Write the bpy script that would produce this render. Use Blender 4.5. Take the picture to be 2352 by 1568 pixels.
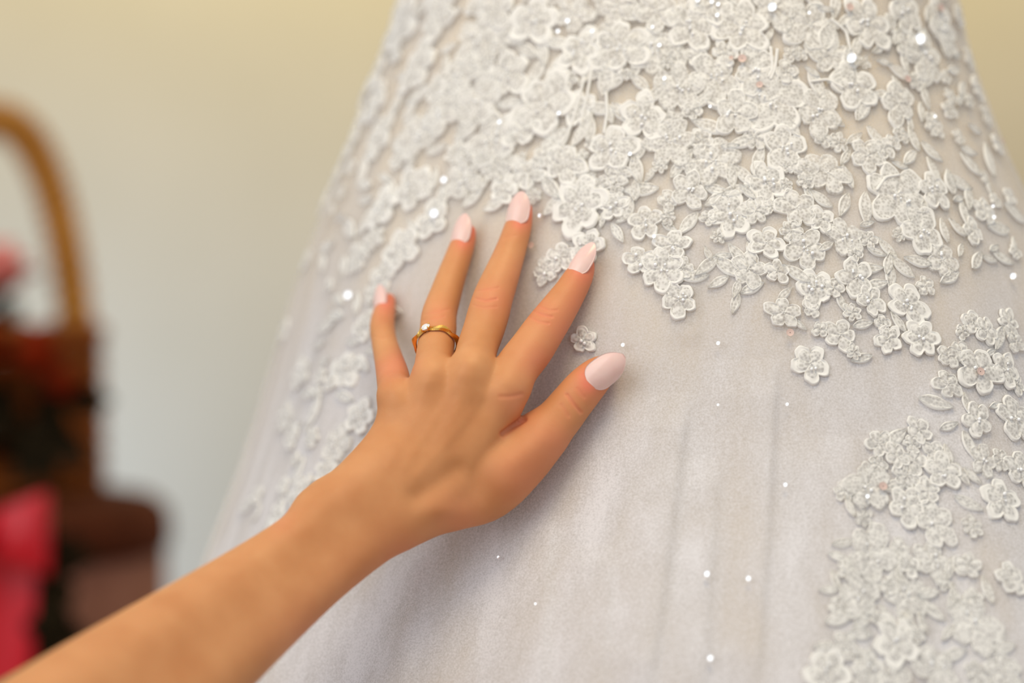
import bpy, math, random
import numpy as np
from mathutils import Vector, Matrix

# ------------------------------------------------------------------ clear
for o in list(bpy.data.objects): bpy.data.objects.remove(o, do_unlink=True)
SC = bpy.context.scene
COL = SC.collection
random.seed(7); RNG = np.random.default_rng(7)

# ------------------------------------------------------------------ camera
ZC = 0.85                      # camera height above the floor
G = 36.0/70.0/2352.0           # metres per pixel at 1 m
cam_d = bpy.data.cameras.new('camera'); cam = bpy.data.objects.new('camera', cam_d); COL.objects.link(cam)
cam.location = (0, 0, ZC); cam.rotation_euler = (math.pi/2, 0, 0)
cam_d.lens = 70; cam_d.sensor_width = 36; cam_d.sensor_fit = 'HORIZONTAL'
cam_d.clip_start = 0.02
cam_d.dof.use_dof = True; cam_d.dof.focus_distance = 1.205; cam_d.dof.aperture_fstop = 1.6
SC.camera = cam

# ------------------------------------------------------------------ world + lights + exposure
w = bpy.data.worlds.new('world'); SC.world = w; w.use_nodes = True
w.node_tree.nodes['Background'].inputs[0].default_value = (0.90, 0.95, 1.0, 1)
w.node_tree.nodes['Background'].inputs[1].default_value = 0.84

def area(name, loc, target, size, size_y, power, color):
    d = bpy.data.lights.new(name, 'AREA'); d.shape = 'RECTANGLE'; d.size = size; d.size_y = size_y
    d.energy = power; d.color = color
    o = bpy.data.objects.new(name, d); COL.objects.link(o); o.location = loc
    o.rotation_euler = (Vector(target)-Vector(loc)).to_track_quat('-Z', 'Y').to_euler()
    return o
WINDOW = Vector((-1.65, -0.4, 1.95))
area('window_daylight', WINDOW, (0.05, 1.25, 0.9), 2.0, 2.0, 31, (1.0, 0.98, 0.96))
area('overhead_lamp', (0.15, 0.65, 2.3), (0.1, 1.25, 1.1), 0.6, 0.6, 13, (1.0, 0.80, 0.48))
area('wall_lamp', (0.0, 2.75, 2.05), (0.0, 3.2, 1.45), 2.4, 0.15, 14, (1.0, 0.80, 0.10))
area('low_daylight', (-1.55, 2.5, 0.25), (-0.5, 3.2, 0.6), 0.7, 0.6, 10, (0.38, 0.64, 1.0)).data.spread = math.radians(105)

SC.view_settings.view_transform = 'Standard'; SC.view_settings.look = 'None'
SC.view_settings.gamma = 1.0; SC.view_settings.use_curve_mapping = False
SC.view_settings.exposure = -0.23

# ------------------------------------------------------------------ helpers
def P(px, py, y):
    return np.array([(px-1176)*G*y, y, ZC+(784-py)*G*y])
def proj(V):
    return 1176+V[:,0]/(V[:,1]*G), 784-(V[:,2]-ZC)/(V[:,1]*G)
def srgb(r, g, b):
    f = lambda c: (c/255/12.92) if c/255 <= 0.04045 else ((c/255+0.055)/1.055)**2.4
    return (f(r), f(g), f(b), 1)

def mesh_obj(name, V, F, mats, parent=None, smooth=True, matidx=None):
    me = bpy.data.meshes.new(name)
    me.from_pydata([tuple(map(float, v)) for v in V], [], [tuple(map(int, f)) for f in F])
    for m in (mats if isinstance(mats, (list, tuple)) else [mats]): me.materials.append(m)
    if smooth: me.polygons.foreach_set('use_smooth', [True]*len(me.polygons))
    if matidx is not None: me.polygons.foreach_set('material_index', matidx)
    me.update()
    o = bpy.data.objects.new(name, me); COL.objects.link(o)
    if parent is not None: o.parent = parent
    return o
def fast_mesh(name, V, Q, mat, parent=None):
    me = bpy.data.meshes.new(name); n = len(Q)
    me.vertices.add(len(V)); me.vertices.foreach_set('co', np.asarray(V, np.float32).ravel())
    me.loops.add(4*n); me.loops.foreach_set('vertex_index', np.asarray(Q, np.int32).ravel())
    me.polygons.add(n); me.polygons.foreach_set('loop_start', np.arange(0, 4*n, 4, dtype=np.int32))
    me.polygons.foreach_set('use_smooth', np.ones(n, bool))
    me.update(calc_edges=True); me.validate()
    me.materials.append(mat)
    o = bpy.data.objects.new(name, me); COL.objects.link(o)
    if parent is not None: o.parent = parent
    return o
def empty(name, loc):
    o = bpy.data.objects.new(name, None); COL.objects.link(o); o.location = loc; o.empty_display_size = 0.05
    return o
def child(o, root):          # parent with world coordinates kept
    o.parent = root; o.matrix_parent_inverse = Matrix.Translation(-Vector(root.location)); return o
def tag(o, label=None, cat=None, group=None, kind=None):
    if label: o['label'] = label
    if cat: o['category'] = cat
    if group: o['group'] = group
    if kind: o['kind'] = kind
    return o
def gridquads(nr, nc, wrap=False):
    q = []
    for i in range(nr-1):
        for j in range(nc if wrap else nc-1):
            a = i*nc+j; b = i*nc+(j+1) % nc
            q.append((a, b, b+nc, a+nc))
    return q
def tube(path, rad, n=10, caps=True):
    path = np.asarray(path, float); m = len(path)
    rad = np.broadcast_to(np.asarray(rad, float), (m,))
    T = np.gradient(path, axis=0); T /= np.linalg.norm(T, axis=1)[:, None]+1e-12
    up = np.array([0, 0, 1.0]) if abs(T[0][2]) < 0.9 else np.array([0, 1.0, 0])
    N = np.cross(T[0], up); N /= np.linalg.norm(N); V = []
    for i in range(m):
        N = N-T[i]*np.dot(N, T[i]); N /= np.linalg.norm(N); B = np.cross(T[i], N)
        for k in range(n):
            a = 2*math.pi*k/n
            V.append(path[i]+rad[i]*(math.cos(a)*N+math.sin(a)*B))
    F = gridquads(m, n, True)
    if caps:
        F = F+[tuple(range(n-1, -1, -1)), tuple((m-1)*n+k for k in range(n))]
    return V, F
def lathe(prof, cx, cy, n=48):
    V = []; 
    for (r, z) in prof:
        for k in range(n):
            a = 2*math.pi*k/n; V.append((cx+r*math.cos(a), cy+r*math.sin(a), z))
    return V, gridquads(len(prof), n, True)

# ------------------------------------------------------------------ materials
def mat(name, color, rough=0.6, **kw):
    m = bpy.data.materials.new(name); m.use_nodes = True
    b = m.node_tree.nodes['Principled BSDF']
    b.inputs['Base Color'].default_value = color; b.inputs['Roughness'].default_value = rough
    for k, v in kw.items(): b.inputs[k.replace('_', ' ')].default_value = v
    return m
def noise_mix(m, c1, c2, scale, lo=0.35, hi=0.65, detail=4, bump=0.0, bump_scale=None, coord='Object', dist=0.001):
    nt = m.node_tree; N = nt.nodes; L = nt.links; b = N['Principled BSDF']
    tc = N.new('ShaderNodeTexCoord'); nz = N.new('ShaderNodeTexNoise')
    nz.inputs['Scale'].default_value = scale; nz.inputs['Detail'].default_value = detail
    L.new(tc.outputs[coord], nz.inputs['Vector'])
    r = N.new('ShaderNodeValToRGB'); r.color_ramp.elements[0].position = lo; r.color_ramp.elements[1].position = hi
    r.color_ramp.elements[0].color = c1; r.color_ramp.elements[1].color = c2
    L.new(nz.outputs['Fac'], r.inputs['Fac']); L.new(r.outputs['Color'], b.inputs['Base Color'])
    if bump:
        n2 = N.new('ShaderNodeTexNoise'); n2.inputs['Scale'].default_value = bump_scale or scale
        n2.inputs['Detail'].default_value = 3; L.new(tc.outputs[coord], n2.inputs['Vector'])
        bp = N.new('ShaderNodeBump'); bp.inputs['Strength'].default_value = bump; bp.inputs['Distance'].default_value = dist
        L.new(n2.outputs['Fac'], bp.inputs['Height']); L.new(bp.outputs['Normal'], b.inputs['Normal'])
    return m

M = {}
M['wall'] = noise_mix(mat('wall_plaster', srgb(226, 216, 196), 0.9), srgb(189, 178, 160), srgb(194, 183, 166), 3, bump=0.15, bump_scale=120)
M['floor'] = noise_mix(mat('floor_wood', srgb(150, 112, 78), 0.5), srgb(140, 102, 70), srgb(165, 125, 88), 6)
M['trim'] = mat('painted_trim', srgb(235, 230, 220), 0.5)

# ------------------------------------------------------------------ the setting
def box(name, x0, x1, y0, y1, z0, z1, m):
    V = [(x, y, z) for x in (x0, x1) for y in (y0, y1) for z in (z0, z1)]
    F = [(0,1,3,2),(4,6,7,5),(0,4,5,1),(2,3,7,6),(0,2,6,4),(1,5,7,3)]
    return mesh_obj(name, V, F, m, smooth=False)
tag(box('wall_back', -3.0, 3.0, 3.2, 3.3, 0, 2.7, M['wall']), 'cream plastered wall behind the hanging dress', kind='structure')
tag(box('floor', -3.0, 3.0, -1.0, 3.2, -0.05, 0, M['floor']), 'brown wooden floor under the dress', kind='structure')
tag(box('baseboard_back', -3.0, 3.0, 3.18, 3.2, 0, 0.1, M['trim']), 'white baseboard along the cream wall', kind='structure')

# ------------------------------------------------------------------ dress surface
XC, YC, SHEAR = (1555-1176)*G*1.43, 1.43, -0.20
_left = [(-900, 1000), (-600, 985), (-330, 1050), (-150, 985), (0, 915), (100, 893), (200, 852), (340, 803), (430, 765), (540, 722), (640, 684), (740, 652),
         (850, 622), (950, 592), (1070, 555), (1180, 513), (1290, 470), (1568, 375), (2500, 80), (3700, -250)]
_right = [(-900, 2080), (-600, 2095), (-330, 2050), (-150, 2130), (0, 2200), (100, 2212), (180, 2234), (240, 2256), (330, 2286), (370, 2300), (480, 2350),
          (740, 2470), (1100, 2620), (1568, 2800), (2500, 3100), (3700, 3450)]
_z = np.linspace(-0.15, 1.5, 1200)
_ker = np.exp(-0.5*(np.arange(-30, 31)/9.0)**2); _ker /= _ker.sum()
def _side(tab, depth, sgn):
    k = G*depth
    w_ = np.interp(784-(_z-ZC)/k, [t[0] for t in tab], [sgn*((t[1]-1176)*k-XC) for t in tab])
    return np.convolve(np.pad(w_, 30, 'edge'), _ker, 'valid')
_wl = _side(_left, 1.48, -1); _wr = _side(_right, 1.385, 1)
_kz = G*1.43
def Wz(z, s=None):
    l = np.interp(z, _z, _wl); r = np.interp(z, _z, _wr)
    if s is None: return 0.5*(l+r)
    return np.where(np.asarray(s) < 0, l, r)
def Dz(z):
    t = np.clip((ZC-0.04-np.asarray(z, float))/0.22, 0, 1); t = t*t*(3-2*t)
    return (0.80+0.09*t)*Wz(z)
TOPZ = ZC+(784+860)*_kz

# pleat lines (pixel lines on the picture converted to angle/height on the skirt): top, bottom, height, width to the left
def base_surf(u, z):
    W = Wz(z, np.sin(u)); X = XC+W*np.sin(u)
    Y = YC+SHEAR*(X-XC)-Dz(z)*np.cos(u)
    return X, Y
def front_y(px, py):
    y = 1.24
    for _ in range(40):
        X = (px-1176)*G*y; Z = ZC+(784-py)*G*y
        s = float(np.clip((X-XC)/Wz(Z, X-XC), -0.995, 0.995))
        y = 0.5*y+0.5*(YC+SHEAR*(X-XC)-Dz(Z)*math.sqrt(1-s*s))
    return float(y)
def px_to_uz(px, py):
    y = front_y(px, py); X = (px-1176)*G*y; Z = ZC+(784-py)*G*y
    return math.asin(float(np.clip((X-XC)/Wz(Z, X-XC), -0.995, 0.995))), float(Z)
PLEATS = []
def pleat(x0, y0, x1, y1, h, wd):
    a = px_to_uz(x0, y0); b = px_to_uz(x1, y1); PLEATS.append((a, b, h, wd))
pleat(1447, -200, 1452, 800, 0.0022, 0.016)
pleat(1602, 520, 1592, 800, 0.0025, 0.014)
pleat(1572, 900, 1478, 1600, 0.0045, 0.030)
pleat(1775, 820, 1725, 1600, 0.0040, 0.035)
pleat(968, 1270, 925, 1640, 0.0050, 0.014)
pleat(1265, 1180, 1235, 1640, 0.0035, 0.030)
pleat(1640, 1050, 1600, 1640, 0.0030, 0.022)
pleat(1400, 1250, 1370, 1640, 0.0025, 0.022)
pleat(850, 330, 800, 520, 0.0030, 0.02)
pleat(1960, 1000, 1985, 1640, 0.0030, 0.04)
pleat(700, 1200, 600, 1640, 0.004, 0.03)
def folds(u, z, overlay):
    low = np.clip((ZC+0.05-z)/0.45, 0, 1)
    amp = 0.0012+0.0075*low
    d = amp*(np.sin(u*9+1.3+2.0*z)*0.55+np.sin(u*17+0.4-3*z)*0.3+np.sin(u*31+2.0+4*z)*0.15)
    if overlay:
        for (ua, za), (ub, zb), h, wd in PLEATS:
            t = (z-za)/(zb-za); ul = ua+(ub-ua)*t
            s = (u-ul)*Wz(z)*np.maximum(np.cos(ul), 0.35)
            env = np.clip(t/0.12, 0, 1)*np.clip((1-t)/0.12, 0, 1)
            prof = np.where(s < 0, np.exp(-(s/wd)**2), np.exp(-(s/0.0045)**2))
            d = d+0.8*h*env*prof
    return d
def surf(u, z, overlay=True, off=0.0):
    u = np.asarray(u, float); z = np.asarray(z, float)
    X, Y = base_surf(u, z)
    nx, ny = np.sin(u)/Wz(z), -np.cos(u)/Dz(z); nl = np.sqrt(nx*nx+ny*ny); nx, ny = nx/nl, ny/nl
    d = folds(u, z, overlay)+off
    return np.stack([X+nx*d, Y+ny*d, z+0*u], -1)
def surf_normal(u, z):
    e = 1e-3
    a = surf(u+e, z, False)-surf(u-e, z, False); b = surf(u, np.asarray(z)+e, False)-surf(u, np.asarray(z)-e, False)
    n = np.cross(a, b); n /= np.linalg.norm(n, axis=-1)[..., None]
    return n

# dress materials
M['lining'] = noise_mix(mat('satin_lining', srgb(222, 206, 190), 0.6), srgb(224, 208, 180), srgb(230, 215, 190), 9, bump=0.05, bump_scale=400)
def tulle_mat():
    m = mat('tulle', srgb(218, 215, 216), 0.8)
    nt = m.node_tree; N = nt.nodes; L = nt.links; b = N['Principled BSDF']
    tc = N.new('ShaderNodeTexCoord')
    mp = N.new('ShaderNodeMapping'); mp.inputs['Scale'].default_value = (1, 1, 0.12); L.new(tc.outputs['Object'], mp.inputs['Vector'])
    n1 = N.new('ShaderNodeTexNoise'); n1.inputs['Scale'].default_value = 34; n1.inputs['Detail'].default_value = 3; L.new(mp.outputs['Vector'], n1.inputs['Vector'])
    n2 = N.new('ShaderNodeTexNoise'); n2.inputs['Scale'].default_value = 900; n2.inputs['Detail'].default_value = 1; L.new(tc.outputs['Object'], n2.inputs['Vector'])
    mr = N.new('ShaderNodeMapRange'); mr.inputs[1].default_value = 0.3; mr.inputs[2].default_value = 0.7; mr.inputs[3].default_value = 0.44; mr.inputs[4].default_value = 0.72
    L.new(n1.outputs['Fac'], mr.inputs[0])
    ad = N.new('ShaderNodeMath'); ad.operation = 'MULTIPLY_ADD'; ad.inputs[1].default_value = 0.5; ad.inputs[2].default_value = -0.25
    L.new(n2.outputs['Fac'], ad.inputs[0])
    a2 = N.new('ShaderNodeMath'); a2.operation = 'ADD'; a2.use_clamp = True; L.new(mr.outputs[0], a2.inputs[0]); L.new(ad.outputs[0], a2.inputs[1])
    sx = N.new('ShaderNodeSeparateXYZ'); L.new(tc.outputs['Object'], sx.inputs[0])      # more tulle layers lower on the skirt
    ly = N.new('ShaderNodeMapRange'); ly.interpolation_type = 'SMOOTHSTEP'
    ly.inputs[1].default_value = ZC-0.10; ly.inputs[2].default_value = ZC+0.16; ly.inputs[3].default_value = 1.35; ly.inputs[4].default_value = 0.62
    L.new(sx.outputs['Z'], ly.inputs[0])
    m3 = N.new('ShaderNodeMath'); m3.operation = 'MULTIPLY'; m3.use_clamp = True; L.new(a2.outputs[0], m3.inputs[0]); L.new(ly.outputs[0], m3.inputs[1])
    L.new(m3.outputs[0], b.inputs['Alpha'])
    b.inputs['Sheen Weight'].default_value = 0.6; b.inputs['Sheen Roughness'].default_value = 0.4
    return m
M['tulle'] = tulle_mat()
def lace_mat(name, fill):
    m = mat(name, srgb(233, 231, 226), 0.85)
    nt = m.node_tree; N = nt.nodes; L = nt.links; b = N['Principled BSDF']
    tc = N.new('ShaderNodeTexCoord')
    nz = N.new('ShaderNodeTexNoise'); nz.inputs['Scale'].default_value = 700; nz.inputs['Detail'].default_value = 2; L.new(tc.outputs['Object'], nz.inputs['Vector'])
    bp = N.new('ShaderNodeBump'); bp.inputs['Strength'].default_value = 0.25; bp.inputs['Distance'].default_value = 0.0005
    L.new(nz.outputs['Fac'], bp.inputs['Height']); L.new(bp.outputs['Normal'], b.inputs['Normal'])
    if fill:
        v = N.new('ShaderNodeTexVoronoi'); v.inputs['Scale'].default_value = 520; L.new(tc.outputs['Object'], v.inputs['Vector'])
        n3 = N.new('ShaderNodeTexNoise'); n3.inputs['Scale'].default_value = 130; n3.inputs['Detail'].default_value = 2; L.new(tc.outputs['Object'], n3.inputs['Vector'])
        mu = N.new('ShaderNodeMath'); mu.operation = 'ADD'; L.new(v.outputs['Distance'], mu.inputs[0]); L.new(n3.outputs['Fac'], mu.inputs[1])
        mr = N.new('ShaderNodeMapRange'); mr.inputs[1].default_value = 0.65; mr.inputs[2].default_value = 1.25; mr.inputs[3].default_value = 0.45; mr.inputs[4].default_value = 0.9
        L.new(mu.outputs[0], mr.inputs[0]); L.new(mr.outputs[0], b.inputs['Alpha'])
    return m
M['cord'] = lace_mat('lace_cord', False); M['lace'] = lace_mat('lace_netting', True)
M['sequin'] = mat('clear_sequin', (0.95, 0.97, 1.0, 1), 0.32, Metallic=0.9)
M['bead'] = mat('glass_bead', (0.93, 0.94, 0.95, 1), 0.08, Coat_Weight=1.0)
M['pinkseq'] = mat('blush_sequin', srgb(210, 184, 174), 0.4)

dress = empty('wedding_dress', (XC, YC, 0))
tag(dress, 'white tulle wedding dress with beaded floral lace appliques', 'dress')

# skirt lining and tulle overlay
us = np.concatenate([np.linspace(-1.75, 1.75, 620), np.linspace(1.75, 2*math.pi-1.75, 60)[1:-1]])
z_in0, z_in1 = ZC-0.30, ZC+0.30
zs_f = np.linspace(z_in0, z_in1, 340)
zs = np.concatenate([np.linspace(0.004, z_in0, 40)[:-1], zs_f, np.linspace(z_in1, TOPZ, 24)[1:]])
U, Z = np.meshgrid(us, zs)
def grid_np(nr, nc, wrap):
    i, j = np.meshgrid(np.arange(nr-1), np.arange(nc if wrap else nc-1), indexing='ij')
    a = i*nc+j; b = i*nc+(j+1) % nc
    return np.stack([a, b, b+nc, a+nc], -1).reshape(-1, 4)
us2 = us[::4]; zs2 = zs[::3]; U2, Z2 = np.meshgrid(us2, zs2)
lin = fast_mesh('lining', surf(U2, Z2, False, -0.0025).reshape(-1, 3), grid_np(len(zs2), len(us2), True), M['lining'])
tag(child(lin, dress), 'beige satin lining under the tulle')
tul = fast_mesh('tulle_skirt', surf(U, Z, True, 0.0).reshape(-1, 3), grid_np(len(zs), len(us), True), M['tulle'])
tag(child(tul, dress), 'sheer white tulle with soft pleats')

# ---- lace pieces, conformed to the skirt
def conform(A, B, H, u0, z0):
    W0 = float(Wz(z0, u0)); D0 = float(Dz(z0))
    sc = math.sqrt((W0*math.cos(u0))**2+(D0*math.sin(u0))**2)
    u = u0+A/sc; z = z0+B
    p = surf(u, z, True); n = surf_normal(u, z)
    return p+n*H[:, None]
FRAC = [0.0, 0.10, 0.20, 0.36, 0.54, 0.70, 0.82, 0.90, 0.96, 1.0]
def flower(px, py, rpx, npet=5, rot=0.0, lift=0.0, name='lace_flower', squash=1.0):
    u0, z0 = px_to_uz(px, py); y0 = front_y(px, py); R = rpx*G*y0
    nt = 72; th = np.linspace(0, 2*math.pi, nt, endpoint=False)
    lob = np.abs(np.cos(npet*(th-rot)/2)); pet = np.round(npet*(th-rot)/(2*math.pi)).astype(int) % npet
    pr = RNG.uniform(0.78, 1.15, npet)[pet]
    ph = RNG.uniform(0, 6.28, 4)
    out = R*(0.56+0.44*lob**0.6*pr)*(1+0.07*np.sin(2*th+ph[0])+0.06*np.sin(3*th+ph[1])+0.025*np.sin(9*th+ph[2])+0.02*np.sin(14*th+ph[3]))
    A = []; B = []; H = []
    for f in FRAC:
        r = out*f
        a, b = r*np.cos(th), r*np.sin(th)*squash
        c, s = math.cos(rot), math.sin(rot)
        A.append(a*c-b*s); B.append(a*s+b*c)
        base = 0.0008+lift
        dome = 0.0013*math.sin(math.pi*min(f/0.92, 1))*lob**0.5
        rim = 0.0012*math.exp(-((f-0.93)/0.055)**2)
        edge = -0.0010*max(0, (f-0.96)/0.04)
        cen = 0.0008*math.exp(-(f/0.14)**2)
        H.append(base+dome+rim+edge+cen+0.0003*np.sin(5*th+ph[1]+9*f))
    A = np.concatenate(A); B = np.concatenate(B); H = np.concatenate(H)
    V = conform(A, B, H, u0, z0)
    Q = grid_np(len(FRAC), nt, True)
    ring = np.repeat(np.arange(len(FRAC)-1), nt)
    rimstart = [5, 6, 7, 99][int(RNG.choice(4, p=[.2, .35, .25, .2]))]
    o = fast_mesh(name, V, Q, M['cord'])
    o.data.materials.append(M['lace'])
    o.data.polygons.foreach_set('material_index', np.where((ring >= rimstart) | (ring < 1), 0, 1).astype(np.int32)); o.data.update()
    child(o, dress)
    return o, u0, z0, R
def leaf(px, py, lpx, wpx, ang, lift=0.0):
    u0, z0 = px_to_uz(px, py); y0 = front_y(px, py); Ln = lpx*G*y0; Wd = wpx*G*y0
    nr, nc = 13, 9
    t = np.linspace(0, 1, nr)[:, None]; s = np.linspace(-1, 1, nc)[None, :]
    wprof = np.sin(math.pi*np.clip(t, 0.02, 0.98))**0.75*(1.05-0.35*t)
    a = (t-0.5)*Ln+0*s; b = s*wprof*Wd
    h = 0.0009+lift+0.0010*np.exp(-((np.abs(s)-0.8)/0.16)**2)+0.0006*np.exp(-(s/0.12)**2)-0.0008*(np.abs(s) > 0.99)+0*t
    c, q = math.cos(ang), math.sin(ang)
    V = conform((a*c-b*q).ravel(), (a*q+b*c).ravel(), (h+0*a).ravel(), u0, z0)
    o = fast_mesh('lace_leaf', V, grid_np(nr, nc, False), M['cord'])
    o.data.materials.append(M['lace'])
    col = np.tile(np.arange(nc-1), nr-1)
    o.data.polygons.foreach_set('material_index', np.where((col == 0) | (col == nc-2), 0, 1).astype(np.int32)); o.data.update()
    return child(o, dress)
def cord(pts, r=0.0011):
    pts = np.array(pts, float); n = 24
    tt = np.linspace(0, len(pts)-1, n); X = np.interp(tt, range(len(pts)), pts[:, 0]); Y = np.interp(tt, range(len(pts)), pts[:, 1])
    k = np.array([.25, .5, .25])
    for _ in range(3):
        X[1:-1] = np.convolve(X, k, 'valid'); Y[1:-1] = np.convolve(Y, k, 'valid')
    path = []
    for x, y in zip(X, Y):
        u, z = px_to_uz(x, y); path.append(surf(u, z, True)+surf_normal(u, z)*0.0018)
    V, F = tube(path, r, 6)
    return child(mesh_obj('lace_cord', V, F, M['cord']), dress)

KEYF = [ # prominent flowers: x, y, radius, petals
 (1425,112,66,6),(1590,62,62,5),(1228,48,64,5),(1705,62,66,6),(1775,232,80,5),(1335,120,56,5),(1252,238,78,5),(1168,170,56,5),
 (1540,328,62,6),(1408,346,58,5),(1332,474,74,6),(1412,476,36,5),(1690,262,52,5),(1680,492,62,6),(1640,372,62,6),(1735,165,56,5),
 (2058,448,84,6),(2140,440,50,5),(2112,528,66,5),(1940,545,52,5),(2160,600,46,5),(1850,572,58,5),(1965,640,48,5),(2085,700,58,5),
 (2000,690,40,5),(1870,662,50,5),(2112,778,50,6),(1862,835,50,5),(2242,852,66,5),(2304,850,44,5),(2325,962,58,5),(2236,965,44,5),
 (2165,1085,48,5),(1992,1118,66,5),(2085,1165,50,5),(2150,1205,56,5),(2000,1275,74,5),(2142,1290,52,5),(1972,1372,56,5),(2085,1372,60,5),
 (2235,1435,76,5),(2060,1478,62,5),(1900,1540,60,5),(1995,1545,48,5),(2155,1540,60,5),(2290,1150,56,5),(2335,1080,46,5),(2250,1060,40,5),
 (922,62,66,5),(965,152,58,5),(862,236,52,5),(872,312,48,5),(962,312,62,5),(1020,262,52,5),(1100,88,62,5),(1062,170,50,5),
 (1105,232,66,5),(1132,322,68,5),(952,432,60,5),(884,478,50,5),(1062,420,52,5),(996,505,48,5),(925,572,58,5),(882,640,44,5),
 (1292,592,40,5),(1352,566,46,5),(1470,600,44,5),(1522,622,60,6),(1482,512,44,5),(1545,565,46,5),(1560,690,48,5),(1342,782,36,5),
 (1255,625,34,5),(802,850,54,5),(832,958,46,5),(782,1020,50,5),(702,1130,48,5),(642,1182,40,5),(690,858,44,5),(652,960,40,5),
 (1495,120,58,6),(1560,205,60,5),(1480,270,56,5),(1640,180,60,5),(1585,440,50,5),(1760,420,58,5),(1800,340,56,5),(1880,260,60,5),
 (1960,200,58,5),(1990,60,64,6),(2080,30,52,5),(2160,60,54,5),(2120,130,60,6),(2170,90,44,5),(1860,60,62,5),(1910,130,44,5),
 (2060,240,52,5),(1900,400,54,5),(1830,480,50,5),(1990,360,44,5),(1010,40,56,5),(1140,20,54,5),(1320,30,50,5),(1420,15,52,5),
 (1510,30,54,5),(1640,10,50,5),(1780,20,56,5),(1200,300,44,5),(1330,250,44,5),(1300,380,50,5),(1210,400,42,5),(1160,440,36,5),
 (2040,780,40,5),(1930,770,44,5),(1800,720,44,5),(1760,560,48,5),(1720,620,46,5),(2020,1020,36,5),(2110,990,36,5),
 (2130,1130,34,5),(2060,1050,34,5),(2220,1300,36,5),(2310,1330,40,5),(2060,1570,44,5),(2300,1540,46,5)]
KEYF += [(912,28,44,5),(893,95,42,5),(866,165,44,5),(830,222,40,5),(822,285,40,5),(803,345,36,5),(775,405,36,5),(748,462,34,5),(705,600,30,5),(655,760,30,5),
         (2196,40,30,5),(2222,135,30,5),(2240,205,28,5),(2262,268,26,5),(2284,335,24,5)]
lace_objs = []
for i, (x, y, r, n) in enumerate(KEYF):
    o, u0, z0, R = flower(x, y, r*(1.1 if y < 420 else 1.0), n, RNG.uniform(0, 6.28), RNG.uniform(0, 0.0010), squash=RNG.uniform(0.85, 1.0))
    lace_objs.append((o, u0, z0, R, x, y, r))
# random fill of small flowers and leaves where the lace is dense
def density(x, y):
    d = 0.0
    left = np.interp(y, [0, 200, 340, 480, 640, 850, 1070, 1290], [912, 830, 805, 745, 685, 620, 555, 470])
    if x < left+20: return 0.0
    right = np.interp(y, [0, 100, 240, 370, 480], [2205, 2215, 2255, 2300, 2352])
    if x > right-20: return 0.0
    lim = np.interp(x, [800, 1000, 1200, 1450, 1600, 2000, 2200], [620, 520, 440, 560, 660, 840, 620])
    if y < lim-260: d = 1.0
    elif y < lim: d = 0.75
    if x > np.interp(y, [740, 900, 1100, 1568], [2180, 2130, 1940, 1860]) and y > 740 and x < np.interp(y, [740, 1000, 1250, 1568], [2352, 2400, 2230, 2330]): d = max(d, 0.6)
    if y > 640 and y < 1250:
        c = np.interp(y, [640, 850, 1050, 1250], [840, 790, 740, 560])
        if abs(x-c) < 85: d = max(d, 0.5)
    return d
pts = [(k[0], k[1], k[2]) for k in KEYF]
placed = 0; tries = 0; nl = 0; nf = 0
while tries < 9000 and (nl+nf) < 420:
    tries += 1
    x, y = RNG.uniform(560, 2360), RNG.uniform(-40, 1600)
    if RNG.uniform() > density(x, max(y, 0)): continue
    r = RNG.uniform(14, 32)
    if min((x-a)**2+(y-b)**2-(0.55*c+0.6*r)**2 for a, b, c in pts) < 0: continue
    pts.append((x, y, r))
    if RNG.uniform() < 0.5 and nf < 155:
        flower(x, y, r*1.15, int(RNG.integers(4, 7)), RNG.uniform(0, 6.28), RNG.uniform(0, 0.0008)); nf += 1
    else:
        leaf(x, y, r*2.6, r*0.62, RNG.uniform(0, 6.28), RNG.uniform(0, 0.0008)); nl += 1
# prominent leaves and cords
for a in [(1395,185,78,22,1.45),(1010,470,60,20,0.9),(1140,470,60,18,0.5),(1900,85,72,30,1.2),(1950,135,60,26,1.5),(840,205,80,22,0.8),
          (850,262,70,22,1.0),(1340,300,90,16,1.1),(1285,330,70,18,0.8),(1460,440,50,14,1.6),(2180,420,60,22,1.4),(1075,300,70,20,0.6)]:
    leaf(*a, 0.001)
for c in [[(1345,180),(1330,240),(1312,300),(1290,335)],[(1362,160),(1352,220),(1335,290)],[(1905,45),(1940,75),(1950,120)],
          [(1395,215),(1398,260),(1390,310)],[(1770,110),(1775,160),(1765,180)],[(1785,115),(1780,160),(1770,185)],
          [(830,240),(850,210),(880,190)],[(1215,400),(1212,440)],[(2010,440),(2030,410),(2060,405)],[(1860,190),(1900,185),(1935,205)]]:
    cord(c)

# ---- sequins and beads
KEYDIR = Vector(WINDOW)
def disc(px, py, rpx, m, name, aim=True, h=0.0042):
    u, z = px_to_uz(px, py); p = surf(u, z, True); n = surf_normal(u, z); p = p+n*h
    pv = Vector(p); R = rpx*G*p[1]
    if aim:
        hv = ((KEYDIR-pv).normalized()+(Vector((0, 0, ZC))-pv).normalized()).normalized()
    else: hv = Vector(n)
    t = hv.orthogonal().normalized(); b = hv.cross(t); nn = 14; V = []; F = []
    prof = [(0.12, 0.0), (0.55, 0.02), (0.92, 0.10), (1.0, 0.14), (0.92, 0.02), (0.12, -0.08)]
    for (r, hh) in prof:
        for k in range(nn):
            a = 2*math.pi*k/nn; V.append(pv+t*(R*r*math.cos(a))+b*(R*r*math.sin(a))+hv*(R*hh))
    F = gridquads(len(prof), nn, True)+[tuple((len(prof)-1)*nn+k for k in range(nn))[::-1]]
    F += [(5*nn+k, 5*nn+(k+1) % nn, (k+1) % nn, k) for k in range(nn)][:0]
    return child(mesh_obj(name, V, F, m), dress)
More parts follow.
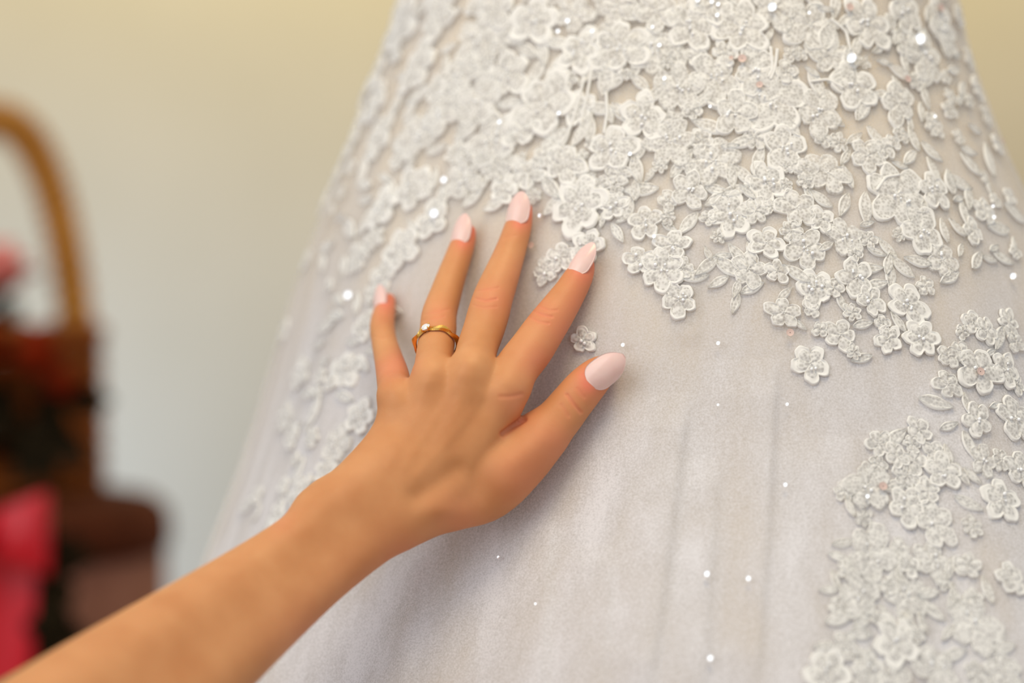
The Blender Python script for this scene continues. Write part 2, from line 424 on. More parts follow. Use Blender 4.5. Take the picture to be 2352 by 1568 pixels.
for x, y, r in [(2107,95,14),(1773,22,11),(1005,495,11),(814,682,10),(1310,53,6),(1288,77,5),(1366,77,4.5),(1604,5,6),(1636,9,5),(1650,15,5),
                (1027,418,8),(1651,792,5),(1623,1322,7),(1719,1333,6),(1631,1515,7),(2320,640,8),(2275,505,5),(2140,273,4),(1452,360,5),
                (1436,796,5),(1150,1285,4),(1505,548,5),(1528,186,5),(1517,110,5),(1502,68,4),(1648,40,5),(1855,35,4),(1632,250,4),(1990,1145,5),
                (1950,140,12),(1803,1118,5),(1246,500,5),(1650,933,3),(1808,932,4),(1155,285,5),(1290,265,5),(2272,480,4),(1240,1390,3)]:
    disc(x, y, r, M['sequin'], 'sequin')
for x, y, r in [(1705,140,10),(2075,188,9),(1226,568,8),(1815,768,9),(2240,858,10),(2026,1122,10),(1745,200,8),(1680,138,5),(1300,770,5),(1310,745,5),
                (1242,850,6),(1250,835,5),(1945,22,9),(2150,22,10),(2290,330,7)]:
    disc(x, y, r, M['pinkseq'], 'sequin', aim=False)
ico_v, ico_f = None, None
def bead_mesh():
    V = [(0, 0, 1)]; 
    for i in range(1, 4):
        for k in range(8):
            a = math.pi*i/4; b = 2*math.pi*k/8; V.append((math.sin(a)*math.cos(b), math.sin(a)*math.sin(b), math.cos(a)))
    V.append((0, 0, -1)); F = [(0, 1+k, 1+(k+1) % 8) for k in range(8)]
    for i in range(2):
        for k in range(8): F.append((1+i*8+k, 9+i*8+k, 9+i*8+(k+1) % 8, 1+i*8+(k+1) % 8))
    F += [(17+(k+1) % 8, 17+k, 25) for k in range(8)]
    me = bpy.data.meshes.new('bead'); me.from_pydata(V, [], F); me.materials.append(M['bead'])
    me.polygons.foreach_set('use_smooth', [True]*len(me.polygons)); return me
BM = bead_mesh(); nb = 0
for o, u0, z0, R, x, y, r in lace_objs:
    if r < 48 or (y > 760): nbk = 2
    else: nbk = 4
    for k in range(nbk):
        if nb >= 290: break
        a = RNG.uniform(0, 6.28); d = R*RNG.uniform(0.05, 0.35)
        q = conform(np.array([d*math.cos(a)]), np.array([d*math.sin(a)]), np.array([0.0030]), u0, z0)[0]
        b = bpy.data.objects.new('bead', BM); COL.objects.link(b); nb += 1
        b.location = q; s = RNG.uniform(0.0007, 0.0013); b.scale = (s, s, s); b.parent = o; b.matrix_parent_inverse = o.matrix_parent_inverse.copy()
        b.location = q-np.array(dress.location)+np.array(dress.location)
        b.matrix_parent_inverse = Matrix.Translation(Vector((0, 0, 0)))

# ------------------------------------------------------------------ hand and forearm (implicit surface -> one continuous mesh)
def catmull(pts, sub=5):
    pts = np.array(pts, float); n = len(pts); out = []
    for i in range(n-1):
        p0, p1, p2, p3 = pts[max(i-1, 0)], pts[i], pts[i+1], pts[min(i+2, n-1)]
        for k in range(sub):
            t = k/sub
            out.append(0.5*((2*p1)+(-p0+p2)*t+(2*p0-5*p1+4*p2-p3)*t*t+(-p0+3*p1-3*p2+p3)*t**3))
    out.append(pts[-1]); return np.array(out)
def chain(pix, sub=5):       # (px, py, half width px, depth y) -> world xyz + radius
    return catmull([list(P(a, b, d))+[r*G*d] for a, b, r, d in pix], sub)
fy = front_y
tip_i = fy(1345, 612)-0.0078; tip_m = fy(1205, 490)-0.0075; tip_r = fy(1075, 530)-0.0082; tip_p = fy(890, 690)-0.0075; tip_t = fy(1400, 850)-0.011
print('TIPS', tip_i, tip_m, tip_r, tip_p, tip_t)
KN = 1.186                   # depth of the knuckles
def lerp(a, b, t): return a+(b-a)*t
FING = {
 'pinky': [(915,945,40,KN+.004),(908,905,40,KN+.008),(902,862,38,lerp(KN,tip_p,.30)),(892,822,33,lerp(KN,tip_p,.50)),(882,782,29.5,lerp(KN,tip_p,.66)),
           (878,745,28.5,lerp(KN,tip_p,.80)),(884,712,24,lerp(KN,tip_p,.93)),(891,692,17,tip_p),(894,682,10,tip_p+.001)],
 'ring': [(990,905,46,KN+.001),(994,860,45,KN+.004),(1000,805,43,lerp(KN,tip_r,.30)),(1006,760,42.5,lerp(KN,tip_r,.48)),(1009,722,40.5,lerp(KN,tip_r,.60)),
          (1022,680,37,lerp(KN,tip_r,.70)),(1035,640,34,lerp(KN,tip_r,.79)),(1049,600,31,lerp(KN,tip_r,.88)),(1061,566,28.5,lerp(KN,tip_r,.95)),(1071,543,22,tip_r),(1078,529,14,tip_r+.001)],
 'middle': [(1078,890,50,KN-.002),(1086,845,48,KN),(1096,800,47,lerp(KN,tip_m,.25)),(1110,760,47.5,lerp(KN,tip_m,.40)),(1122,720,48,lerp(KN,tip_m,.52)),
            (1133,682,46,lerp(KN,tip_m,.62)),(1149,640,42,lerp(KN,tip_m,.72)),(1164,600,37.5,lerp(KN,tip_m,.81)),(1178,560,34,lerp(KN,tip_m,.89)),(1190,522,31,lerp(KN,tip_m,.96)),
            (1201,495,22,tip_m),(1210,479,13,tip_m+.001)],
 'index': [(1150,915,50,KN),(1172,872,51,KN+.003),(1192,838,51.5,lerp(KN,tip_i,.22)),(1220,802,51,lerp(KN,tip_i,.38)),(1250,757,48,lerp(KN,tip_i,.56)),
           (1278,717,43.5,lerp(KN,tip_i,.70)),(1308,672,37.5,lerp(KN,tip_i,.84)),(1328,638,33,lerp(KN,tip_i,.93)),(1342,617,24,tip_i),(1352,604,13,tip_i+.001)],
 'thumb': [(1150,1085,70,1.187),(1200,1046,61,1.190),(1242,1004,56,1.193),(1282,963,52,1.196),(1312,926,49,1.198),(1342,890,46.5,1.199),
           (1370,861,40,1.200),(1390,843,28,1.202),(1404,833,15,1.204)],
}
PALM = [
 [(1165,890,50,KN),(1125,955,53,KN-.001),(1075,1035,54,KN-.004),(1015,1120,54,KN-.008),(955,1165,58,1.178)],
 [(1085,850,46,KN-.001),(1060,925,52,KN-.003),(1020,1010,55,KN-.006),(960,1100,56,KN-.010),(900,1160,56,1.176)],
 [(996,865,43,KN+.001),(985,925,50,KN),(955,1005,54,KN-.004),(905,1090,58,KN-.008),(850,1150,58,1.176)],
 [(914,915,41,KN+.005),(918,955,48,KN+.004),(896,1010,52,KN+.001),(856,1080,58,KN-.004),(815,1145,60,1.178)],
 [(1242,1004,56,1.194),(1190,1060,66,1.193),(1120,1120,74,1.192),(1052,1150,66,1.188),(985,1170,62,1.184),(930,1185,60,1.180)],
]
def armpts(sgn):
    C = [(930,1108,100,1.178),(862,1163,115,1.174),(775,1232,114,1.165),(690,1301,117,1.152),(560,1402,137,1.125),(393,1530,168,1.085),(150,1712,205,1.02),(-150,1930,235,.94),(-420,2130,250,.87)]
    out = []
    for (x, y, hw, d) in C:
        f = 0.40 if hw < 130 else 0.34
        out.append((x-sgn*0.60*hw*f*1.0, y-sgn*0.80*hw*f, hw*(1-f), d))
    return out
PALM += [armpts(1), armpts(-1), [(742,1158,44,1.172),(728,1168,44,1.170)]]
H = 0.0013
allc = [chain(c) for c in PALM]+[chain(c) for c in FING.values()]
lo = np.min([ (c[:, :3]-c[:, 3:4]).min(0) for c in allc], axis=0)-0.012
hi = np.max([ (c[:, :3]+c[:, 3:4]).max(0) for c in allc], axis=0)+0.012
dims = np.ceil((hi-lo)/H).astype(int)+1
print('GRID', dims, dims.prod()/1e6)
ax = [ (lo[i]+H*np.arange(dims[i])).astype(np.float32) for i in range(3)]
def seg_eval(D, org, a, b, m):
    """min-accumulate a round cone a->b (xyz r) into array D whose first voxel index is org"""
    pl = np.minimum(a[:3]-a[3], b[:3]-b[3])-m; ph = np.maximum(a[:3]+a[3], b[:3]+b[3])+m
    i0 = np.maximum(np.floor((pl-lo)/H).astype(int)-org, 0); i1 = np.minimum(np.ceil((ph-lo)/H).astype(int)+1-org, D.shape)
    if (i1 <= i0).any(): return
    X = ax[0][org[0]+i0[0]:org[0]+i1[0]][:, None, None]; Y = ax[1][org[1]+i0[1]:org[1]+i1[1]][None, :, None]; Zz = ax[2][org[2]+i0[2]:org[2]+i1[2]][None, None, :]
    ab = (b-a).astype(np.float32); L2 = float(ab[:3] @ ab[:3])+1e-12
    t = np.clip(((X-np.float32(a[0]))*ab[0]+(Y-np.float32(a[1]))*ab[1]+(Zz-np.float32(a[2]))*ab[2])/L2, 0, 1)
    d = np.sqrt((X-a[0]-t*ab[0])**2+(Y-a[1]-t*ab[1])**2+(Zz-a[2]-t*ab[2])**2)-(a[3]+t*ab[3])
    sl = tuple(slice(i0[k], i1[k]) for k in range(3)); D[sl] = np.minimum(D[sl], d.astype(np.float32))
def smin(a, b, k):
    h = np.maximum(k-np.abs(a-b), 0)/k
    return np.minimum(a, b)-h*h*k*0.25
BIG = np.float32(0.03)
def chain_box(c, m):
    pl = (c[:, :3]-c[:, 3:4]).min(0)-m; ph = (c[:, :3]+c[:, 3:4]).max(0)+m
    i0 = np.maximum(np.floor((pl-lo)/H).astype(int), 0); i1 = np.minimum(np.ceil((ph-lo)/H).astype(int)+1, dims)
    D = np.full(i1-i0, BIG, np.float32)
    for k in range(len(c)-1): seg_eval(D, i0, c[k], c[k+1], m)
    return i0, i1, D
palm = np.full(dims, BIG, np.float32)
for ci, c in enumerate(PALM):
    kk = 0.0095 if ci < 5 else 0.014
    i0, i1, D = chain_box(chain(c), 0.016)
    sl = tuple(slice(i0[k], i1[k]) for k in range(3)); palm[sl] = smin(palm[sl], D, np.float32(kk))
field = palm.copy()
for nm, c in FING.items():
    i0, i1, D = chain_box(chain(c), 0.012)
    sl = tuple(slice(i0[k], i1[k]) for k in range(3))
    field[sl] = np.minimum(field[sl], smin(palm[sl], D, np.float32(0.0065)))
def surface_nets(Fd):
    ins = Fd < 0; nx, ny, nz = Fd.shape
    cnt = np.zeros((nx-1, ny-1, nz-1), np.uint8); cs = [(i, j, k) for i in (0, 1) for j in (0, 1) for k in (0, 1)]
    for i, j, k in cs: cnt += ins[i:nx-1+i, j:ny-1+j, k:nz-1+k]
    act = (cnt > 0) & (cnt < 8); I, J, K = np.nonzero(act)
    idm = np.full(act.shape, -1, np.int32); idm[I, J, K] = np.arange(len(I))
    val = {c: Fd[I+c[0], J+c[1], K+c[2]] for c in cs}
    acc = np.zeros((len(I), 3)); num = np.zeros(len(I))
    for a in cs:
        for d in range(3):
            if a[d] == 1: continue
            b = list(a); b[d] = 1; b = tuple(b); va, vb = val[a], val[b]
            cr = (va < 0) != (vb < 0); t = np.where(cr, va/(va-vb+1e-20), 0)
            p = np.array(a, float)[None, :]+0*acc; p[:, d] = t
            acc += np.where(cr[:, None], p, 0); num += cr
    V = (np.stack([I, J, K], 1)+acc/num[:, None])*H+lo
    Q = []
    for d in range(3):
        s0 = [slice(1, -1)]*3; s1 = [slice(1, -1)]*3
        s0[d] = slice(0, -1); s1[d] = slice(1, None)
        A = ins[tuple(s0)]; B = ins[tuple(s1)]
        e = np.nonzero(A != B); g = [e[i]+(0 if i == d else 1) for i in range(3)]
        o1, o2 = (d+1) % 3, (d+2) % 3
        def cell(x, y):
            q = [g[0], g[1], g[2]]; q[o1] = q[o1]-x; q[o2] = q[o2]-y; return idm[q[0], q[1], q[2]]
        q = np.stack([cell(1, 1), cell(0, 1), cell(0, 0), cell(1, 0)], 1)
        fl = ~A[e]; q[fl] = q[fl][:, ::-1]; Q.append(q)
    return V, np.concatenate(Q)
HV, HQ = surface_nets(field)
print('HAND', len(HV), len(HQ), HQ.min())
# Laplacian smoothing to drop the voxel steps
e = np.concatenate([HQ[:, [0, 1]], HQ[:, [1, 2]], HQ[:, [2, 3]], HQ[:, [3, 0]]]); 
def lap(V, lam):
    s = np.zeros_like(V); n = np.zeros(len(V))
    for d in range(3): s[:, d] = np.bincount(e[:, 0], V[e[:, 1], d], len(V))+np.bincount(e[:, 1], V[e[:, 0], d], len(V))
    n = np.bincount(e[:, 0], minlength=len(V))+np.bincount(e[:, 1], minlength=len(V))
    return V+lam*(s/n[:, None]-V)
for _ in range(6):
    HV = lap(HV, 0.55); HV = lap(HV, -0.57)
HV = lap(HV, 0.4)

# skin
def skin_mat():
    m = mat('skin', srgb(214, 150, 100), 0.5)
    nt = m.node_tree; N = nt.nodes; L = nt.links; b = N['Principled BSDF']
    tc = N.new('ShaderNodeTexCoord')
    n1 = N.new('ShaderNodeTexNoise'); n1.inputs['Scale'].default_value = 32; n1.inputs['Detail'].default_value = 4; L.new(tc.outputs['Object'], n1.inputs['Vector'])
    r = N.new('ShaderNodeValToRGB'); r.color_ramp.elements[0].position = 0.3; r.color_ramp.elements[1].position = 0.7
    r.color_ramp.elements[0].color = srgb(196, 132, 82); r.color_ramp.elements[1].color = srgb(210, 149, 98)
    L.new(n1.outputs['Fac'], r.inputs['Fac'])
    at = N.new('ShaderNodeAttribute'); at.attribute_name = 'flush'
    mx = N.new('ShaderNodeMix'); mx.data_type = 'RGBA'; mx.inputs['B'].default_value = srgb(224, 126, 98)
    L.new(at.outputs['Fac'], mx.inputs['Factor']); L.new(r.outputs['Color'], mx.inputs['A']); L.new(mx.outputs['Result'], b.inputs['Base Color'])
    b.inputs['Subsurface Weight'].default_value = 0.25; b.inputs['Subsurface Radius'].default_value = (1.0, 0.35, 0.18); b.inputs['Subsurface Scale'].default_value = 0.006
    b.inputs['Specular IOR Level'].default_value = 0.3
    v = N.new('ShaderNodeTexVoronoi'); v.inputs['Scale'].default_value = 900; L.new(tc.outputs['Object'], v.inputs['Vector'])
    bp = N.new('ShaderNodeBump'); bp.inputs['Strength'].default_value = 0.12; bp.inputs['Distance'].default_value = 0.0004
    L.new(v.outputs['Distance'], bp.inputs['Height']); L.new(bp.outputs['Normal'], b.inputs['Normal'])
    return m
M['skin'] = skin_mat()
def subdivide(V, Q):
    E = np.stack([Q, np.roll(Q, -1, 1)], -1).reshape(-1, 2); E.sort(axis=1)
    key = E[:, 0].astype(np.int64)*len(V)+E[:, 1]; uq, inv = np.unique(key, return_inverse=True)
    ev = np.stack([uq//len(V), uq % len(V)], 1); em = V[ev].mean(1); fm = V[Q].mean(1)
    n0, n1 = len(V), len(V)+len(em); inv = inv.reshape(-1, 4)+n0; fi = n1+np.arange(len(Q))
    out = [np.stack([Q[:, k], inv[:, k], fi, inv[:, k-1]], 1) for k in range(4)]
    return np.concatenate([V, em, fm]), np.concatenate(out)
HV, HQ = subdivide(HV, HQ)
e = np.concatenate([HQ[:, [0, 1]], HQ[:, [1, 2]], HQ[:, [2, 3]], HQ[:, [3, 0]]])
for _ in range(2): HV = lap(HV, 0.5)
person = fast_mesh('person', HV, HQ, M['skin']); me2 = person.data
nv = len(HV); V = np.array(HV, float)
fn = np.cross(V[HQ[:, 2]]-V[HQ[:, 0]], V[HQ[:, 3]]-V[HQ[:, 1]]); Nn = np.zeros((nv, 3))
for k in range(4):
    for d_ in range(3): Nn[:, d_] += np.bincount(HQ[:, k], fn[:, d_], nv)
Nn /= np.linalg.norm(Nn, axis=1)[:, None]+1e-20
PX, PY = proj(V); facing = np.clip(-Nn[:, 1]*1.6, 0, 1)
def dseg(pts):
    best = np.full(nv, 1e9)
    for (x0, y0), (x1, y1) in zip(pts[:-1], pts[1:]):
        dx, dy = x1-x0, y1-y0; t = np.clip(((PX-x0)*dx+(PY-y0)*dy)/(dx*dx+dy*dy), 0, 1)
        best = np.minimum(best, np.hypot(PX-x0-t*dx, PY-y0-t*dy))
    return best
disp = np.zeros(nv)
CREASE = [ # polyline, depth m, width px
 ([(1156,996),(1166,988),(1182,976),(1203,962)], 0.0024, 6), ([(1150,911),(1175,910),(1198,905)], 0.0004, 5),
 ([(1302,906),(1318,928),(1334,946)], 0.0008, 4), ([(1290,930),(1305,955)], 0.0004, 5), ([(1326,892),(1342,912)], 0.0003, 4),
 ([(1225,714),(1245,722),(1268,727)], 0.0005, 3), ([(1216,728),(1238,738),(1260,742)], 0.0004, 3), ([(1235,702),(1260,712),(1280,712)], 0.0003, 3),
 ([(1092,684),(1115,690),(1140,686)], 0.0005, 3), ([(1096,668),(1120,664),(1145,660)], 0.0003, 3), ([(1086,700),(1110,706),(1140,704)], 0.0003, 3),
 ([(975,722),(1000,716),(1030,710)], 0.0003, 3), ([(972,735),(995,732),(1020,726)], 0.0003, 3),
 ([(856,772),(880,778),(900,772)], 0.0002, 3), ([(1160,545),(1185,540)], 0.0002, 4),
]
for pl, dp, wd in CREASE: disp -= dp*np.exp(-(dseg(pl)/wd)**2)*facing
SOFT = [ # soft hollows / ridges: polyline, height m, width px
 ([(960,1140),(1020,1100),(1050,1080)], -0.0026, 28), ([(1180,1060),(1240,1010)], 0.0012, 26),
 ([(1130,890),(1040,1000),(960,1090)], 0.00028, 12), ([(1060,860),(1000,960),(930,1070)], 0.00024, 11), ([(985,870),(945,970),(890,1070)], 0.00021, 11),
 ([(1040,910),(985,1020)], -0.00024, 16), ([(1105,930),(1040,1030)], -0.00028, 18), ([(955,920),(920,1000)], -0.00021, 14),
 ([(1155,885),(1150,895)], 0.0012, 26), ([(1075,845),(1072,858)], 0.0012, 26), ([(990,860),(988,872)], 0.0010, 24), ([(915,905),(916,915)], 0.0008, 22),
 ([(1000,1170),(1060,1180)], 0.0015, 26), ([(620,1290),(760,1190)], -0.0008, 40),
]
for pl, dp, wd in SOFT: disp += dp*np.exp(-(dseg(pl)/wd)**2)*facing
V += Nn*disp[:, None]
me2.vertices.foreach_set('co', V.astype(np.float32).ravel()); me2.update()
fl = np.zeros(nv)
for (x, y, r, s) in [(1085,535,45,.8),(1216,490,45,.8),(1355,620,48,.8),(893,690,40,.8),(1375,880,60,.55),(925,830,32,.5),(880,850,30,.4),(1330,700,40,.5),
                     (1240,830,50,.5),(1300,760,40,.5),(1190,930,45,.35),(1170,690,50,.25),(1010,720,35,.3),(1120,680,35,.25),(1245,715,40,.3),(1280,1020,60,.4),
                     (1200,1100,70,.35),(860,1380,90,.3),(720,1480,90,.3),(930,1270,60,.3),(1060,1190,60,.3),(640,1190,40,.2),(1192,512,16,.5),(1212,488,12,.5),(1062,556,14,.5),(1082,528,12,.5),(1330,614,16,.5),(1358,600,12,.5),(884,690,12,.5),(1350,885,20,.5),(1340,860,16,.4),(1200,620,40,.25)]:
    fl += s*np.exp(-((PX-x)**2+(PY-y)**2)/(r*r))
for pl, dp, wd in CREASE: fl += np.exp(-(dseg(pl)/(wd*1.6))**2)*facing*min(dp/0.0008, 1)*0.35
at = me2.attributes.new('flush', 'FLOAT', 'POINT'); at.data.foreach_set('value', np.clip(fl, 0, 1).astype(np.float32))
tag(person, 'bare tanned arm reaching in, fingers spread on the lace dress', 'person')

# nails
M['nail'] = mat('pink_nail_polish', srgb(232, 196, 186), 0.3, Coat_Weight=0.3, Coat_Roughness=0.08, Subsurface_Weight=0.15)
M['nail'].node_tree.nodes['Principled BSDF'].inputs['Subsurface Scale'].default_value = 0.002
noise_mix(M['nail'], srgb(230, 193, 184), srgb(234, 200, 190), 120)
def nail(ax_px, r_px, depth, tip_px, tip_depth, beta, wid_px, label):
    """ax_px: finger axis point under the cuticle; beta: roll of the nail towards image left"""
    c0 = P(*ax_px, depth); k = G*depth; r = r_px*k
    a2 = np.array([tip_px[0]-ax_px[0], -(tip_px[1]-ax_px[1])], float)
    t3 = P(*tip_px, tip_depth)
    view = -c0+np.array([0, 0, ZC]); view /= np.linalg.norm(view)
    d = t3-c0; d -= view*np.dot(d, view)*0.0; dn = d/np.linalg.norm(d)
    left = np.cross(view, dn); left /= np.linalg.norm(left)
    if left[0] > 0: left = -left
    n = math.cos(beta)*view+math.sin(beta)*left
    base = c0+n*(r-0.0004)
    axis = t3-base; Ln = np.linalg.norm(axis); axis /= Ln
    n = n-axis*np.dot(n, axis); n /= np.linalg.norm(n); s = np.cross(axis, n)
    Wd = wid_px*k/2; Rc = Wd*1.15
    nr, nc = 26, 17; top = []; bot = []
    for i in range(nr):
        t = i/(nr-1)
        if t < 0.30: wv = math.sqrt(max(0, 1-((0.30-t)/0.31)**2))
        else: wv = (1-((t-0.30)/0.73)**2.9)
        wv = max(wv, 0.10 if t > 0.5 else 0.12)
        arch = 0.10*Ln*math.sin(math.pi*t*0.9)*0.6
        for j in range(nc):
            q = (j/(nc-1))*2-1; phi = q*wv*Wd/Rc
            p = base+axis*(t*Ln)+s*(Rc*math.sin(phi))+n*(Rc*(math.cos(phi)-1)+arch+0.0004)
            top.append(p); bot.append(p-n*0.0007)
    F = gridquads(nr, nc); o = nr*nc
    F = F+[(a+o, d_+o, c_+o, b_+o) for a, b_, c_, d_ in gridquads(nr, nc)]
    per = [j for j in range(nc)]+[i*nc+nc-1 for i in range(1, nr)]+[(nr-1)*nc+j for j in range(nc-2, -1, -1)]+[i*nc for i in range(nr-2, 0, -1)]
    F += [(per[i], per[(i+1) % len(per)], per[(i+1) % len(per)]+o, per[i]+o) for i in range(len(per))]
    ob = mesh_obj('fingernail', top+bot, F, M['nail'], person)
    tag(ob, label); return ob
nail((1062,562), 28, lerp(KN,tip_r,.95), (1070,491), tip_r-.003, 0.58, 57, 'pale pink almond nail of the ring finger')
nail((1192,515), 30, lerp(KN,tip_m,.96), (1200,440), tip_m-.003, 0.46, 64, 'pale pink almond nail of the middle finger')
nail((1330,632), 32, lerp(KN,tip_i,.93), (1364,558), tip_i-.003, 0.52, 58, 'pale pink almond nail of the index finger')
nail((881,709), 23, lerp(KN,tip_p,.93), (872,654), tip_p-.004, 0.80, 52, 'pale pink almond nail of the little finger')
nail((1352,878), 44, 1.199, (1434,816), 1.188, -0.05, 80, 'glossy pale pink almond thumbnail')

# ------------------------------------------------------------------ ring
M['gold'] = noise_mix(mat('gold', srgb(226, 164, 66), 0.3, Metallic=1.0), srgb(236, 178, 84), srgb(246, 196, 108), 300)
M['stone'] = mat('clear_stone', (0.97, 0.97, 0.97, 1), 0.02, Transmission_Weight=0.25, IOR=1.9)
rc = P(1002, 790, lerp(KN, tip_r, .36)); rr = 44.5*G*lerp(KN, tip_r, .36)
fa = P(1009, 722, lerp(KN, tip_r, .60))-P(1000, 805, lerp(KN, tip_r, .30)); fa /= np.linalg.norm(fa)
# the ring leans back a little on the finger
vw = np.array([0, -1.0, 0]); fa = fa-vw*0.02; fa /= np.linalg.norm(fa)
fro = vw-fa*np.dot(vw, fa); fro /= np.linalg.norm(fro); sid = np.cross(fro, fa); sid = sid if sid[0] > 0 else -sid
ring = empty('ring', rc); tag(ring, 'slim faceted gold ring with one clear round stone on the ring finger', 'ring')
RV = []; n = 72; rr *= 1.04
for i in range(n):
    a = 2*math.pi*i/n; rad = math.cos(a)*fro+math.sin(a)*sid
    tw = 0.5+0.5*math.cos(a*7+0.6); hw = 0.0013+0.0008*tw; th = 0.0009+0.0006*(1-tw)
    sec = [(-hw, 0), (-hw*0.55, th*1.2), (hw*(0.9*math.sin(a*7)*0.5), th*1.9), (hw*0.6, th*1.1), (hw, 0), (0, -0.0004)]
    for (z, h) in sec: RV.append(rc+rad*(rr+h)+fa*z)
child(mesh_obj('band', RV, gridquads(n+1, 6, True)[:0]+[(i*6+k, i*6+(k+1) % 6, ((i+1) % n)*6+(k+1) % 6, ((i+1) % n)*6+k) for i in range(n) for k in range(6)], M['gold'], smooth=False), ring)
a = -0.52; rad = math.cos(a)*fro+math.sin(a)*sid; tang = np.cross(fa, rad); tang /= np.linalg.norm(tang)
sc = rc+rad*(rr+0.0012)+fa*0.0006; sn = rad+fa*0.10; sn /= np.linalg.norm(sn); t1 = np.cross(fa, sn); t1 /= np.linalg.norm(t1); t2 = np.cross(sn, t1)
SV = []; nn = 12; R0 = 0.0031
for (r, h) in [(0.05, -0.9), (0.98, 0.1), (1.0, 0.22), (0.6, 0.52), (0.02, 0.54)]:
    for k in range(nn):
        b = 2*math.pi*k/nn; SV.append(sc+R0*(r*math.cos(b)*t1+r*math.sin(b)*t2+h*sn))
child(mesh_obj('stone', SV, gridquads(5, nn, True), M['stone'], smooth=False), ring)
for k in range(4):
    b = math.pi/4+k*math.pi/2; d = math.cos(b)*t1+math.sin(b)*t2
    pv = [sc+R0*(0.5*d-0.9*sn), sc+R0*(1.0*d+0.0*sn), sc+R0*(1.04*d+0.3*sn), sc+R0*(0.86*d+0.46*sn)]
    TV, TF = tube(pv, 0.00038, 8); child(mesh_obj('prong', TV, TF, M['gold']), ring)

# ------------------------------------------------------------------ basket on a round table, left background
M['wicker'] = noise_mix(mat('wicker', srgb(150, 92, 38), 0.8, Specular_IOR_Level=0.12), srgb(108, 54, 16), srgb(132, 70, 24), 60)
M['handle'] = noise_mix(mat('rattan', srgb(176, 122, 60), 0.8, Specular_IOR_Level=0.12), srgb(154, 100, 40), srgb(180, 126, 58), 40)
M['tabletop'] = noise_mix(mat('dark_wood', srgb(92, 46, 22), 0.8, Specular_IOR_Level=0.12), srgb(68, 28, 10), srgb(80, 36, 16), 14)
M['drum'] = noise_mix(mat('brown_side', srgb(122, 80, 68), 0.8, Specular_IOR_Level=0.12), srgb(114, 74, 62), srgb(130, 88, 76), 14)
M['leafdark'] = noise_mix(mat('dark_leaf', srgb(44, 38, 18), 0.9, Specular_IOR_Level=0.1), srgb(22, 15, 6), srgb(36, 28, 12), 40)
M['rust'] = noise_mix(mat('rust_petal', srgb(150, 50, 16), 0.8, Specular_IOR_Level=0.1), srgb(112, 28, 5), srgb(146, 46, 12), 40)
M['pink'] = noise_mix(mat('pink_petal', srgb(226, 130, 120), 0.7), srgb(214, 112, 104), srgb(236, 150, 138), 40)
M['red'] = noise_mix(mat('red_satin', srgb(206, 12, 40), 0.35), srgb(188, 5, 28), srgb(202, 10, 36), 12)
M['red'].node_tree.nodes['Principled BSDF'].inputs['Specular IOR Level'].default_value = 0.45
YB = 2.35; kb = G*YB
def BP(px, py, y=YB): return P(px, py, y)
tc_ = BP(-75, 1130); TX, TZ = tc_[0], tc_[2]
table = empty('round_table', (TX, YB, 0)); tag(table, 'round brown drum table with dark rounded top carrying the basket', 'table')
RT = 0.238
V_, F_ = lathe([(0.0, TZ), (RT-0.05, TZ), (RT-0.02, TZ-0.006), (RT-0.004, TZ-0.02), (RT, TZ-0.04), (RT, TZ-0.062), (RT-0.01, TZ-0.07), (0.0, TZ-0.07)], TX, YB, 56)
child(mesh_obj('tabletop', V_, F_, M['tabletop']), table)
V_, F_ = lathe([(0.0, TZ-0.0705), (RT-0.006, TZ-0.0705), (RT-0.006, 0.06), (RT-0.02, 0.03), (0, 0.03)], TX, YB, 56)
child(mesh_obj('drum', V_, F_, M['drum']), table)
V_, F_ = lathe([(0.0, 0.03), (RT-0.03, 0.03), (RT-0.03, 0.0), (0, 0.0)], TX, YB, 40)
child(mesh_obj('foot_ring', V_, F_, M['tabletop']), table)

bc = BP(-20, 1130); BX, BZ = bc[0], TZ+0.0005
basket = empty('wicker_basket', (BX, YB, BZ)); tag(basket, 'brown wicker basket with tall arched handle, blurred at left edge', 'basket')
R0b, R1b, HB = 0.126, 0.122, 0.175
nrow = 15
for i in range(nrow):
    z = BZ+0.006+HB*(i+0.5)/nrow; R = R0b+(R1b-R0b)*(i+0.5)/nrow; n = 72
    path = [(BX+(R+0.004*math.cos(12*2*math.pi*k/n+math.pi*i))*math.cos(2*math.pi*k/n), YB+(R+0.004*math.cos(12*2*math.pi*k/n+math.pi*i))*math.sin(2*math.pi*k/n), z) for k in range(n+1)]
    V_, F_ = tube(path, 0.0062, 6, False); child(mesh_obj('weave_row', V_, F_, M['wicker']), basket)
for k in range(24):
    a = 2*math.pi*k/24
    V_, F_ = tube([(BX+R0b*math.cos(a), YB+R0b*math.sin(a), BZ+0.004), (BX+R1b*math.cos(a), YB+R1b*math.sin(a), BZ+HB+0.01)], 0.003, 6)
    child(mesh_obj('stake', V_, F_, M['wicker']), basket)
V_, F_ = lathe([(0, BZ+0.006), (R0b, BZ+0.006), (R0b, BZ), (0, BZ)], BX, YB, 36); child(mesh_obj('bottom', V_, F_, M['wicker']), basket)
for q in range(2):
    n = 96; path = []
    for k in range(n+1):
        t = 2*math.pi*k/n; R = R1b+0.004*math.cos(14*t+q*math.pi)
        path.append((BX+R*math.cos(t), YB+R*math.sin(t), BZ+HB+0.012+0.005*math.sin(14*t+q*math.pi)))
    V_, F_ = tube(path, 0.008, 8, False); child(mesh_obj('rim', V_, F_, M['wicker']), basket)
